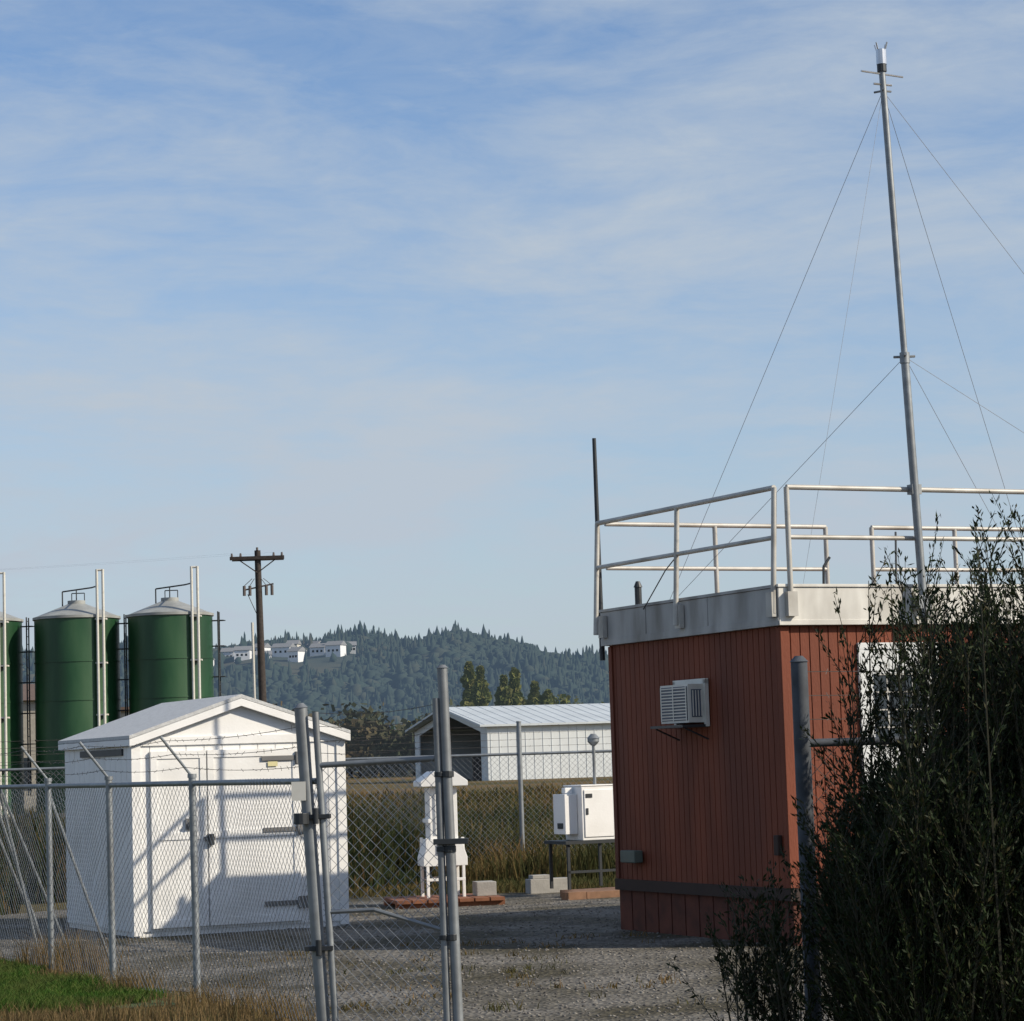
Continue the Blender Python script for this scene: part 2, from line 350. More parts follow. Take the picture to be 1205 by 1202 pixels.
for i in range(36):
    X=random.uniform(-60,-10); tr.append((X,random.uniform(400,470),random.uniform(6.5,12.5),random.uniform(7,11),700,'o'))
crowns('autumn_treeline',tr,[islandmat('autumn_haze_leaves',[(.055,.05,.035),(.085,.065,.04),(.11,.08,.042),(.04,.052,.033)],.9,.1,.05,haze_glow=(.018,.022,.026),patch=(.045,.055,.033),pscale=.06)],.5)
tr=[]
for X,h in [(-11.3,25.5),(-8.6,24),(-3.2,22),(-.6,23.5),(4,20),(7,18)]: tr.append((X,600+random.uniform(-6,6),h,4.6,2200,'p'))
for X in np.arange(10,70,5): tr.append((X+random.uniform(-2,2),610,random.uniform(14,20),8,1100,'o'))
for X in np.arange(-30,-12,5): tr.append((X+random.uniform(-2,2),610,random.uniform(12,16),8,900,'o'))
crowns('poplar_row',tr,[islandmat('yellowgreen_haze_leaves',[(.09,.11,.04),(.13,.145,.045),(.17,.16,.06),(.065,.085,.04)],.9,.25,.05,haze_glow=(.022,.030,.034))],.6)
tr=[(X+random.uniform(-4,4),random.uniform(640,720),random.uniform(9,17),12,600,'o') for X in np.arange(-210,120,7)]
crowns('far_treeline',tr,[islandmat('far_haze_leaves',[(.035,.048,.035),(.052,.06,.04),(.075,.07,.045)],.9,.1,.05,haze_glow=(.025,.036,.048))],.8)

# ------------------------------------------------------------ hangar
ang_h=math.degrees(math.atan2(8.2,25))
Mh=TR(-3.1,250,0,ang_h)
e=empty('white_hangar',Mh)
Lh,Wh,He,Hr=48,26,5.3,7.35
def child(b_,name,mats,par,bevel=0,smooth=False):
    o=b_.obj(name,mats,smooth=smooth,bevel=bevel); o.parent=par; return o
q=B()
q.box((0,0,0),(Lh,.15,He)); q.box((0,Wh-.15,0),(Lh,Wh,He)); q.box((Lh-.15,.16,0),(Lh,Wh-.16,He))
for i in range(int(Lh/.9)): q.box((i*.9+.3,-.04,0),(i*.9+.36,-.003,He))
op0,op1=2.2,24.2
q.box((0,.16,0),(.15,op0,He)); q.box((0,op1,0),(.15,Wh-.16,He)); 
q.prism([(.16,He+.003),(op0,He+.003),(op0+.01,He-.5),(Wh/2,Hr-.75),(op1-.01,He-.5),(op1,He+.003),(Wh-.16,He+.003),(Wh/2,Hr-.1)],'x',0,.15)
child(q,'walls',[M_hang],e)
q=B()
q.prism([(-.6,He-.05),(Wh/2,Hr),(Wh+.6,He-.05),(Wh+.6,He+.15),(Wh/2,Hr+.2),(-.6,He+.15)],'x',-.9,Lh+.6)
for i in range(int(Lh/1.2)):
    x0=-.5+i*1.2; q.prism([(-.6,He+.153),(Wh/2,Hr+.203),(Wh/2,Hr+.23),(-.6,He+.18)],'x',x0,x0+.08)
child(q,'roof',[M_hangroof],e)
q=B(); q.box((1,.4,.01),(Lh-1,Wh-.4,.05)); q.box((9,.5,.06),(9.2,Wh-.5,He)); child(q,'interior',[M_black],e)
q=B(); q.box((4,5,.06),(8,9,2.0)); q.box((3,12,.06),(8.5,15,2.6)); q.box((5,17,.06),(7.5,20,1.6)); child(q,'stored_crates',[M_pole],e)

# ------------------------------------------------------------ tanks
def tank(X,Y,r,hs_,ha,M=TR):
    e=empty('green_storage_tank',TR(X,Y,0))
    q=B(); n=40; 
    q.cyl((0,0,.3),(0,0,hs_),r,n=n); child(q,'shell',[M_green],e,smooth=True)
    q=B()
    for z in (1.6,3.1,4.6,6.1): q.cyl((0,0,z),(0,0,z+.05),r+.025,n=n)
    q.cyl((0,0,0),(0,0,.3),r+.15,n=n,mi=1); child(q,'bands',[M_green,M_conc],e,smooth=True)
    q=B(); q.cyl((0,0,hs_),(0,0,hs_+.1),r+.06,n=n); q.cyl((0,0,hs_+.1),(0,0,ha-.08),r+.02,.35,n=n); q.cyl((0,0,ha-.08),(0,0,ha+.05),.35,n=16)
    child(q,'roof_cone',[M_tanktop],e,smooth=True)
    q=B(); px0,px1=1.05,1.28; py=-1.45
    for dx in (px0,px1): q.path([(dx,py,.2),(dx,py,9.65)],.055,10)
    q.cyl((px0,py,9.62),(px1,py,9.62),.045)
    for z in (2,4,6,7.7): q.box((px0-.1,py+.02,z),(px1+.1,py+.35,z+.06))
    child(q,'vent_pipes',[M_acw],e,smooth=True)
    q=B()
    q.path([(-.55,0,ha-.2),(-.55,0,ha+.42),(.6,0,ha+.55),(px0,py,ha+.5)],.03,6)
    q.path([(0,0,ha),(0,0,ha+.48)],.025,6); q.path([(-.2,.1,ha),(-.2,.1,ha+.35),(.3,.1,ha+.35),(.3,.1,ha)],.02,6)
    for dy in (-.25,.2): q.path([(r+.25,dy,1.0),(r+.25,dy,hs_+.15)],.03,6)
    z=1.2
    while z<hs_: q.cyl((r+.25,-.25,z),(r+.25,.2,z),.016,n=5); z+=.3
    for z in (3,4.2,5.4,6.6,7.6):
        q.path([(r+.25,-.25,z),(r+.45,-.2,z),(r+.5,.1,z),(r+.25,.2,z)],.02,5); q.cyl((r,-.02,z),(r+.25,-.02,z),.03,n=5)
    child(q,'ladder_and_piping',[M_dark],e)
for X in (-13.55,-17.22,-21.05,-24.9): tank(X,100,1.65,7.8,8.5)
e=empty('works_building',TR(-30,116,0,4))
q=B(); q.box((0,0,0),(9.0,8,5.2)); q.box((9.3,1,0),(14.8,8,4.6)); child(q,'walls',[M_beige],e)
q=B(); q.prism([(-.3,5.2),(8.3,5.2),(4,6.1)],'x',-.3,9.2); q.box((9.2,.8,4.6),(15,8.2,4.8)); child(q,'roof',[M_brown],e)
q=B(); 
for x0 in (1,4,6.5,10,12.5): q.box((x0,-.06,1.2),(x0+1.3,-.003,2.6)) if x0<9 else q.box((x0,.93,1.2),(x0+1.3,.997,2.6))
child(q,'windows',[M_glass],e)

# ------------------------------------------------------------ utility pole and lines
e=empty('utility_pole',TR(-8.93,90,0))
q=B(); q.cyl((0,0,0),(-.13,0,9.45),.16,.11,n=12); child(q,'pole',[M_pole],e,smooth=True)
q=B(); q.box((-1.1,-.17,9.12),(.82,-.05,9.24)); q.box((-1.05,.11,9.10),(.78,.2,9.22))
for sx in(-1,1): q.path([(-.13+sx*.62,-.11,9.1),(-.13,-.11,8.65)],.022,5)
child(q,'crossarm',[M_pole],e)
q=B()
for x0 in (-1.03,-.72,.45,.74): q.cyl((x0,-.11,9.24),(x0,-.11,9.36),.045,.03,n=8)
q.cyl((-.13,-.11,9.45),(-.13,-.11,9.55),.04,n=8)
for x0 in (-.62,-.42,.16,.36):
    q.cyl((x0,-.05,7.85),(x0,-.05,8.2),.055,n=8); q.path([(x0,-.05,8.2),(x0*.4-.08,-.08,8.45)],.012,5)
q.path([(-.65,-.05,8.05),(.42,-.05,8.25)],.03,5); q.path([(-.5,-.05,7.9),(-.2,-.05,7.2)],.014,5)
child(q,'insulators_and_cutouts',[mat('porcelain_brown',(.10,.08,.07),.4)],e)
q=B(); q.cyl((-.3,-.05,1),(-.36,-.05,6.9),.05,n=8); child(q,'riser_conduit',[M_acw],e)
q=B()
for x0,zz in ((-1.03,9.36),(.45,9.36)):
    pts=[]
    for t in range(13):
        f=t/12; pts.append((x0-34*f,-.11+6*f,zz+.35*f-1.0*4*f*(1-f)*.35))
    q.path(pts,.0018,4)
child(q,'power_lines',[M_galv],e)

# ------------------------------------------------------------ shed
e=empty('white_storage_shed',TR(-4.06,26.8,0,25.5))
w,d,he,hr=2.38,2.6,2.08,2.47
q=B()
def grooved(q,axis,L,z0,z1,pos,out_,pitch,gw,gd,mi=0):
    prof_=[]; x=0
    while x<L-1e-4:
        x1=min(L,x+pitch-gw); prof_+=[(x,0),(x1,0)]
        if x1+gw<L: prof_+=[(x1+gw*.15,gd),(x1+gw*.85,gd)]
        x=x1+gw
    vs=[];fs=[]
    for (a,dd) in prof_:
        p=pos-out_*dd
        for z in (z0,z1): vs.append((a,p,z) if axis=='x' else (p,a,z))
    for i in range(len(prof_)-1): fs.append((2*i,2*i+2,2*i+3,2*i+1))
    q.add(vs,fs,mi)
grooved(q,'x',w,.06,he,0,-1,.2,.012,.008); grooved(q,'y',d,.06,he,0,-1,.2,.012,.008)
q.add([(w,0,.06),(w,d,.06),(w,d,he),(w,0,he)],[(0,1,2,3)]); q.add([(0,d,.06),(w,d,.06),(w,d,he),(0,d,he)],[(0,1,2,3)])
for y0 in (0,d): q.add([(0,y0,he),(w,y0,he),(w/2,y0,hr)],[(0,1,2)])
q.add([(.02,.02,.0),(w-.02,.02,0),(w-.02,d-.02,0),(.02,d-.02,0),(.02,.02,.06),(w-.02,.02,.06),(w-.02,d-.02,.06),(.02,d-.02,.06)],[(0,1,5,4),(1,2,6,5),(2,3,7,6),(3,0,4,7)])
child(q,'walls',[M_white],e)
ov=.09; k_=(hr-he)/(w/2)
q=B()
x0=-.05;z0=he+k_*x0
q.prism([(x0,z0+.005),(w/2,hr+.005),(w-x0,z0+.005),(w-x0,z0+.04),(w/2,hr+.045),(x0,z0+.04)],'y',-ov,d+ov)
child(q,'roof',[mat('shed_roof_shingle',(.48,.49,.49),.7,var=.12,scale=20,bump=.3,bscale=60)],e)
q=B()
q.prism([(x0,z0-.08),(w/2,hr-.08),(w-x0,z0-.08),(w-x0,z0+.0),(w/2,hr+.0),(x0,z0+.0)],'y',-ov,-ov+.025)
q.box((x0,-ov+.03,z0-.07),(x0+.02,d+ov,z0)); q.box((w-x0-.02,-ov+.03,z0-.07),(w-x0,d+ov,z0))
q.box((-.012,-.02,.02),(.09,-.002,he-.04)); q.box((w-.09,-.02,.02),(w+.012,-.002,he-.04)); q.box((-.014,-.0,.02),(-.002,.08,he-.04))
q.box((.091,-.022,he-.09),(w-.091,-.002,he-.0))
child(q,'trim',[M_white],e,bevel=.003)
q=B()
q.box((.19,-.03,.09),(.80,-.004,1.93)); q.box((.815,-.03,.09),(1.84,-.004,1.93))
for a_,c_ in((.19,.80),(.815,1.84)):
    for zz in (.09,1.0,1.85): q.box((a_,-.042,zz),(c_,-.0305,zz+.08))
    q.box((a_,-.042,.171),(a_+.07,-.0305,.999));q.box((a_,-.042,1.081),(a_+.07,-.0305,1.849));q.box((c_-.07,-.042,.171),(c_,-.0305,.999));q.box((c_-.07,-.042,1.081),(c_,-.0305,1.849))
child(q,'doors',[M_white],e,bevel=.002)
q=B()
for zz in (1.80,1.04,.26):
    q.box((1.42,-.052,zz),(1.80,-.043,zz+.05)); q.box((1.80,-.056,zz-.04),(1.92,-.044,zz+.09)); q.cyl((1.81,-.062,zz-.04),(1.81,-.062,zz+.09),.012)
q.box((.56,-.06,1.10),(.66,-.043,1.22)); q.cyl((.61,-.06,1.16),(.61,-.11,1.16),.03)
q.box((.76,-.07,.98),(.88,-.043,1.02)); q.box((.80,-.09,.93),(.86,-.055,1.05),1)
child(q,'hinges_and_lock',[mat('hinge_grey',(.16,.16,.16),.5,metal=.4),M_dark],e,bevel=.002)
q=B(); q.box((1.49,-.046,1.74),(1.60,-.0435,1.79)); child(q,'label',[mat('yellow_label',(.6,.55,.3),.6)],e)
q=B(); q.box((-.02,.3,1.9),(-.003,1.9,1.97)); child(q,'side_vent',[M_dark],e)

# ------------------------------------------------------------ trailer
e=empty('red_site_trailer',TR(2.37,22.8,0,25.5))
TL,TW=9.0,3.32; zb,zt=.46,2.84
q=B()
grooved(q,'x',TL,zb,zt,0,-1,.10,.012,.010); grooved(q,'y',TW,zb,zt,0,-1,.10,.012,.010)
q.add([(TL,0,zb),(TL,TW,zb),(TL,TW,zt),(TL,0,zt)],[(0,1,2,3)]); q.add([(0,TW,zb),(TL,TW,zb),(TL,TW,zt),(0,TW,zt)],[(0,1,2,3)])
child(q,'walls',[M_red],e)
q=B(); q.box((.03,.03,0),(TL-.03,TW-.03,zb-.02))
for i in range(12): q.box((.02,.1+i*.27,.0),(.028,.1+i*.27+.25,zb-.05))
child(q,'skirting',[mat('skirt_red',(.09,.025,.014),.85,var=.35,scale=5)],e)
q=B(); q.box((-.02,-.02,zb-.06),(TL+.02,-.002,zb+.05)); q.box((-.02,-.001,zb-.06),(-.002,TW+.02,zb+.05)); child(q,'bottom_trim',[M_reddk],e)
q=B(); q.box((-.018,-.018,zb+.055),(.07,-.002,zt-.01)); q.box((-.018,-.0015,zb+.055),(-.002,.07,zt-.01)); q.box((-.018,TW-.07,zb+.055),(-.002,TW,zt-.01)); child(q,'corner_trim',[M_red],e,bevel=.003)
q=B(); q.box((-.05,-.07,zt+.002),(TL+.07,-.03,3.18)); q.box((-.05,TW+.03,zt+.002),(TL+.07,TW+.07,3.18)); q.box((TL+.03,-.029,zt+.002),(TL+.07,TW+.029,3.18))
q.box((-.065,-.085,3.183),(TL+.085,.02,3.21)); q.box((-.058,-.078,zt+.002),(TL,-.0705,zt+.05))
child(q,'fascia',[M_fascia],e,bevel=.004)
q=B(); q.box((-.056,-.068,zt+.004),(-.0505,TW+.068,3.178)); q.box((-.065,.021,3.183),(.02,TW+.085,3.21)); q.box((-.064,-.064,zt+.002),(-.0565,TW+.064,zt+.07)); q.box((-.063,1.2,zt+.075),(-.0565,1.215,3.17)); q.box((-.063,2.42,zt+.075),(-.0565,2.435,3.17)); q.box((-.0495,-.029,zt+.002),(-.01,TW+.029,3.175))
child(q,'end_fascia',[M_fascia_shade],e,bevel=.001)
q=B(); q.box((-.009,-.029,3.05),(TL+.029,TW+.029,3.12)); child(q,'roof_deck',[M_wood],e)
zr,zm=4.08,3.63; rr=.025
q=B()
def ex(y0): return -.03-.08*(y0/3.3)
for y0 in (-.03,1.69,3.28): q.cyl((ex(y0)-.06,y0,2.95),(ex(y0),y0,zr),rr,n=10)
q.cyl((ex(-.03),-.03,zr),(ex(3.28),3.28,zr),rr,n=10); q.cyl((ex(-.03)-.02,-.03,zm),(ex(3.28)-.02,3.28,zm),rr*.9,n=10)
for y0 in (0.0,1.69,3.28): q.box((-.115,y0-.05,2.92),(-.066,y0+.05,3.14))
for x0 in (.06,3.3,6.2,8.9): q.cyl((x0,-.095,2.95),(x0,-.095,zr),rr,n=10); q.box((x0-.05,-.13,2.92),(x0+.05,-.072,3.14))
q.cyl((.06,-.095,zr),(8.9,-.095,zr),rr,n=10); q.cyl((.06,-.095,zm),(8.9,-.095,zm),rr*.9,n=10)
for a_,c_ in ((.0,2.63),(3.21,8.9)):
    q.cyl((a_,TW+.0,zr),(c_,TW+.0,zr),rr,n=10); q.cyl((a_,TW,zm),(c_,TW,zm),rr*.9,n=10)
for x0 in (1.28,2.63,3.21,4.28,6.5,8.9): q.cyl((x0,TW,3.12),(x0,TW,zr),rr,n=10)
child(q,'roof_railing',[M_rail],e,smooth=True)
q=B(); q.box((.79,-.03,.62),(.85,-.003,2.62)); q.box((1.60,-.03,.62),(1.66,-.003,2.62)); q.box((.79,-.032,2.621),(1.66,-.003,2.68)); q.box((.851,-.018,.62),(1.599,-.003,2.62))
child(q,'door',[M_door],e,bevel=.003)
q=B(); q.box((.95,-.024,1.75),(1.5,-.0185,2.4)); child(q,'door_window',[M_glass],e)
q=B()
for i in range(1,4): q.box((.95+i*.1375-.008,-.03,1.75),(.95+i*.1375+.008,-.0245,2.4))
for i in range(0,5): q.box((.95,-.037,1.75+i*.16-.006),(1.5,-.0305,1.75+i*.16+.006))
q.cyl((1.53,-.06,1.45),(1.53,-.018,1.45),.03); child(q,'window_bars_and_knob',[M_rail],e)
q=B(); q.box((.72,-1.0,.0),(1.75,-.06,.2)); q.box((.72,-.7,.201),(1.75,-.06,.4)); q.box((.72,-.4,.401),(1.75,-.06,.58)); child(q,'steps',[M_wood],e,bevel=.005)
q=B(); q.box((2.6,-.03,1.5),(3.8,-.003,2.4)); q.box((5.6,-.03,1.5),(6.8,-.003,2.4)); child(q,'window_frames',[M_door],e)
q=B(); q.box((2.66,-.034,1.56),(3.74,-.0305,2.34)); q.box((5.66,-.034,1.56),(6.74,-.0305,2.34)); child(q,'windows',[M_glass],e)
ac=B(); ys,ye,zs,ze,pr=1.36,1.90,2.02,2.38,.21
ac.box((-pr,ys,zs),(-.004,ye,ze))
ac.box((-.05,ys-.04,zs-.04),(-.012,ys-.001,ze+.04)); ac.box((-.05,ye+.001,zs-.04),(-.012,ye+.04,ze+.04)); ac.box((-.05,ys-.04,ze+.001),(-.012,ye+.04,ze+.05))
ac.box((-pr-.003,ys+.02,zs+.02),(-pr-.0005,ye-.02,ze-.02),1)
for i in range(11): ac.box((-pr-.012,ys+.03,zs+.03+i*.029),(-pr-.0035,ye-.03,zs+.040+i*.029))
for yy in (ys+.02,ye-.035,(ys+ye)/2): ac.box((-pr-.014,yy,zs+.02),(-pr-.0125,yy+.015,ze-.02))
ac.box((-pr+.03,ys-.006,zs+.05),(-.07,ys-.0005,ze-.05),1)
for i in range(4): ac.box((-pr+.04+i*.03,ys-.012,zs+.06),(-pr+.05+i*.03,ys-.0065,ze-.06))
child(ac,'air_conditioner',[M_acw,M_blueg],e)
q=B(); q.box((-.30,1.33,1.975),(-.02,1.96,2.0)); q.path([(-.26,1.36,1.97),(-.01,1.36,1.86)],.008,6); q.path([(-.26,1.92,1.97),(-.01,1.92,1.86)],.008,6); child(q,'ac_bracket',[M_dark],e)
q=B(); q.box((-.12,2.72,.68),(-.022,3.02,.80)); child(q,'hose_box',[mat('grey_green_box',(.10,.12,.10),.7)],e,bevel=.01)
q=B(); q.box((-.05,.12,.80),(-.003,.2,.98)); child(q,'latch',[M_reddk],e,bevel=.008)
q=B(); q.cyl((-.03,3.42,2.7),(-.04,3.42,4.97),.028,.02,n=10); child(q,'roof_pipe',[M_dark],e,smooth=True)
q=B(); q.cyl((.1,2.85,3.12),(.1,2.85,3.40),.035,n=10); q.cyl((.1,2.85,3.40),(.1,2.85,3.46),.045,.02,n=10)
q.box((3.3,1.4,3.121),(3.75,1.8,3.33)); q.path([(2.3,2.9,3.12),(2.32,2.9,3.62),(2.4,2.9,3.72)],.014,6); q.path([(3.0,2.6,3.12),(3.3,3.0,4.0)],.012,6)
child(q,'roof_vents',[M_dark],e)
q=B(); q.path([(-.09,2.4,3.15),(-.05,2.0,3.5),(-.085,1.69,3.62)],.006,5); child(q,'cable',[M_black],e)

# ------------------------------------------------------------ mast
Mt=TR(2.37,22.8,0,25.5)
e=empty('anemometer_mast',Mt)
bx,by=1.43,-.17; mx_=bx-.085; tx,ty=bx-.175,by+.02
q=B(); q.cyl((bx,by,2.9),(mx_,by,5.3),.038,n=14); q.cyl((mx_,by,5.3),(tx,ty,7.98),.030,n=14); q.cyl((mx_,by,5.24),(mx_,by,5.34),.046,n=14)
q.cyl((bx,by,2.88),(bx,by,2.94),.055,n=12)
child(q,'tube',[M_galv],e,smooth=True)
q=B(); q.box((bx-.07,by-.03,2.98),(bx+.07,-.072,3.10)); q.box((bx-.08,by-.02,zr-.05),(bx+.02,-.1,zr+.04))
for a_ in (0,120,240):
    c_,s_=math.cos(R(a_)),math.sin(R(a_)); q.path([(mx_,by,5.3),(mx_+c_*.11,by+s_*.11,5.31)],.012,6); q.path([(tx,ty,7.80),(tx+c_*.09,ty+s_*.09,7.80)],.01,6)
child(q,'brackets',[M_galv],e)
q=B(); q.cyl((tx-.27,ty-.06,7.95),(tx+.27,ty+.06,7.97),.009,n=6); q.cyl((tx-.1,ty,7.86),(tx+.1,ty,7.86),.01,n=6)
q.cyl((tx,ty,7.98),(tx,ty,8.05),.045,n=12,mi=1); q.cyl((tx,ty,8.05),(tx,ty,8.19),.048,n=14); 
for a_ in range(4):
    c_,s_=math.cos(R(a_*90+20))*.05,math.sin(R(a_*90+20))*.05; q.cyl((tx+c_,ty+s_,8.19),(tx+c_*1.4,ty+s_*1.4,8.25),.008,n=5)
child(q,'wind_sensor',[M_steel,M_dark],e)
q=B()
an=[(.6,3.2,3.2),(5.6,.0,3.2),(5.3,3.2,3.2)]
for a_ in an:
    q.cyl((tx,ty,7.80),a_,.0024,n=4); q.cyl((mx_,by,5.3),a_,.0024,n=4)
q.cyl((tx,ty,7.80),(.25,-.0,3.2),.0016,n=4)
child(q,'guy_wires',[mat('guy_wire',(.2,.21,.23),.5,metal=.3)],e)

# ------------------------------------------------------------ fences
def chain(q,p0,p1,z0,z1,s=.075,r=.0020,mi=0):
    p0=Vector((p0[0],p0[1],0));p1=Vector((p1[0],p1[1],0)); L=(p1-p0).length; d=(p1-p0)/L; H=z1-z0
    nrm=Vector((-d.y,d.x,0))
    c=-H
    while c<L:
        for sg in (1,-1):
            ha=max(0,-c); hb=min(H,L-c)
            if hb-ha>.02:
                ta,tb=c+ha,c+hb
                if sg==1: A=p0+d*ta+Vector((0,0,z0+ha)); Bp=p0+d*tb+Vector((0,0,z0+hb))
                else: A=p0+d*ta+Vector((0,0,z1-ha)); Bp=p0+d*tb+Vector((0,0,z1-hb))
                k=max(1,int((hb-ha)/.4)); prev=A
                for i in range(1,k+1):
                    P=A.lerp(Bp,i/k)
                    wv=.008*math.sin(P.x*2.1+P.z*3)+.006*math.sin(P.y*3.7)
                    P2=P+nrm*(wv*2+sg*.002)+Vector((0,0,wv*.5)) 
                    q.cyl(prev,P2,r,n=3,mi=mi,cap=False); prev=P2
        c+=s
def barbed(q,p0,p1,n=3,sag=.02,r=.0025,mi=0):
    p0=Vector(p0);p1=Vector(p1); L=(p1-p0).length; k=max(2,int(L/.14)); prev=None
    for i in range(k+1):
        t=i/k; p=p0.lerp(p1,t); p.z-=sag*4*t*(1-t)
        if prev is not None: q.cyl(prev,p,r,n=4,mi=mi,cap=False)
        if 0<i<k:
            a=Vector((random.uniform(-1,1),random.uniform(-1,1),random.uniform(-1,1))).normalized()*.018
            q.cyl(p-a,p+a,.0018,n=3,mi=mi,cap=False)
        prev=p
e=empty('chain_link_fence')
q=B(); zrail=1.62
for i,(x,y) in enumerate(fence_pts):
    if i==0: continue
    q.cyl((x,y,0),(x-.01,y,1.66),.027,n=12); q.cyl((x-.01,y,1.66),(x-.01,y,1.69),.034,n=12)
    q.cyl((x-.01,y,1.67),(x-.23,y-.06,1.97),.011,n=8)
for a_,c_ in zip(fence_pts[:-1],fence_pts[1:]): q.cyl((a_[0],a_[1],zrail),(c_[0],c_[1],zrail),.021,n=10)
for (xa,ya,xb,yb) in [(-4.12,22.3,-3.62,22.6),(-4.98,24.1,-4.55,24.5),(-4.85,23.9,-4.35,24.6),(-5.2,24.6,-4.65,25.0),(-4.8,23.6,-4.5,23.9)]:
    q.cyl((xa,ya,1.6),(xb,yb,.02),.013,n=8)
child(q,'posts_and_rails',[M_galv],e,smooth=True)
q=B()
for a_,c_ in zip(fence_pts[:-1],fence_pts[1:]): chain(q,a_,c_,.04,zrail+.02)
child(q,'wire_mesh',[M_wire],e)
q=B()
for k in range(3):
    f=(k+.7)/3
    pts=[(-1.35,16.4,1.72+.13*k)]+[(x-.01-.22*f,y-.06*f,1.67+.30*f) for x,y in fence_pts[1:]]
    for a_,c_ in zip(pts[:-1],pts[1:]): barbed(q,a_,c_,sag=.025)
child(q,'barbed_wire',[M_barb],e)
e=empty('chain_link_gate')
q=B()
q.cyl((-1.29,16.4,0),(-1.395,16.4,2.09),.042,n=16); q.cyl((-1.395,16.4,2.09),(-1.397,16.4,2.12),.048,.02,n=16)
q.cyl((-.435,16.2,0),(-.475,16.2,2.31),.033,n=14); q.cyl((-.475,16.2,2.31),(-.475,16.2,2.33),.04,.02,n=14)
child(q,'gate_posts',[M_galv],e,smooth=True)
q=B()
q.cyl((-1.215,16.37,.05),(-1.30,16.37,2.06),.022,n=12); q.cyl((-.505,16.2,.05),(-.52,16.2,2.12),.024,n=12)
q.cyl((-1.29,16.37,1.72),(-.512,16.22,1.74),.019,n=10)
q.path([(-1.25,16.37,.79),(-.95,16.3,.80),(-.505,16.22,.66)],.014,8); q.cyl((-1.24,16.37,.07),(-.5,16.22,.07),.021,n=10)
child(q,'gate_frame',[M_galv],e,smooth=True)
q=B()
for z in (1.38,.55): q.box((-1.40,16.33,z),(-1.22,16.45,z+.03)); q.cyl((-1.31,16.33,z-.03),(-1.31,16.33,z+.07),.02)
for z in (1.62,1.15,.6): q.cyl((-.46,16.2,z),(-.46,16.2,z+.04),.042,n=12); q.cyl((-.51,16.2,z+.005),(-.51,16.2,z+.035),.035,n=12); 
q.box((-.56,16.14,1.20),(-.34,16.2,1.235)); q.cyl((-1.40,16.33,1.35),(-1.40,16.33,1.42),.05,n=12)
child(q,'hinges_and_latch',[M_dark],e,bevel=.003)
q=B(); chain(q,(-1.28,16.38),(-.51,16.21),.06,1.74); child(q,'wire_mesh',[M_wire],e)
q=B(); q.box((-1.46,16.33,1.50),(-1.37,16.34,1.62)); child(q,'small_sign',[M_acw],e)
q=B()
for k in range(4): barbed(q,(-1.30,16.37,1.80+.085*k),(-.51,16.2,1.83+.085*k),sag=.03)
child(q,'barbed_wire',[M_barb],e)
e=empty('yard_side_fence')
rp=[(1.425,12.9),(3.6,13.3),(5.8,13.7)]
q=B()
for i,(x,y) in enumerate(rp):
    q.cyl((x,y,0),(x,y,2.16 if i==0 else 1.8),.042 if i==0 else .03,n=14)
q.cyl((1.425,12.9,2.16),(1.425,12.9,2.19),.048,.02,n=14)
q.cyl((1.425,12.9,1.75),(5.8,13.7,1.75),.021,n=10)
child(q,'posts_and_rails',[mat('shaded_blue_grey_steel',(.055,.065,.08),.75,metal=.1,var=.3,scale=10)],e,smooth=True)  # steel colour darkened and blued to carry the shade behind the shrub
q=B(); chain(q,rp[0],rp[2],.04,1.77); child(q,'wire_mesh',[M_barb],e)
q=B()
for k in range(3): barbed(q,(1.425,12.9,1.87+.12*k),(5.8,13.7,1.87+.12*k))
child(q,'barbed_wire',[M_barb],e)
e=empty('back_chain_link_fence')
bp=[(x,37.6+.06*x) for x in (-15,-12,-9,-6,-3,0,3,6,9)]
q=B()
for x,y in bp: q.cyl((x,y,0),(x,y,2.28),.035,n=10); q.cyl((x,y,2.28),(x,y,2.30),.04,n=10)
q.cyl(bp[0]+(1.82,),bp[-1]+(1.82,),.021,n=8); child(q,'posts_and_rails',[M_galv],e,smooth=True)
q=B(); chain(q,bp[0],bp[-1],.04,1.84,s=.085,r=.0022); child(q,'wire_mesh',[M_wire],e)
q=B()
for k in range(4): barbed(q,bp[0]+(1.93+.1*k,),bp[-1]+(1.93+.1*k,),sag=.0,r=.003)
child(q,'barbed_wire',[M_barb],e)

# ------------------------------------------------------------ samplers
e=empty('air_sampler',TR(-.98,31.3,0,12))
q=B(); 
for i in range(7): q.box((-.66+i*.19,-.55,.06),(-.66+i*.19+.17,.55,.10))
q.box((-.66,-.5,0),(.66,-.4,.058)); q.box((-.66,.4,0),(.66,.5,.058)); child(q,'wood_platform',[mat('red_stained_wood',(.20,.08,.04),.85,var=.3)],e)
q=B()
for sx in (-.22,.22):
    for sy in (-.2,.2): q.box((sx-.018,sy-.018,.101),(sx+.018,sy+.018,.82))
q.box((-.24,-.22,.30),(.24,-.20,.335)); q.box((-.24,.20,.30),(.24,.22,.335))
q.prism([(-.27,.48),(.27,.48),(.27,.58),(.2,.80),(-.2,.80),(-.27,.58)],'y',-.22,.22)
q.box((-.17,-.17,.801),(.17,.17,1.42)); q.box((-.2,-.2,1.0),(-.172,.2,1.05)); q.box((-.11,-.19,.86),(.11,-.171,1.36))
q.prism([(-.29,1.44),(.29,1.44),(.29,1.50),(.12,1.62),(-.12,1.62),(-.29,1.50)],'y',-.27,.27)
child(q,'housing',[M_white],e,bevel=.005)
q=B(); q.box((.05,-.2,1.1),(.09,-.191,1.16)); q.box((-.1,-.235,.62),(.08,-.221,.74)); q.cyl((-.2,-.1,.33),(-.2,-.1,.48),.05); child(q,'fittings',[M_dark],e)
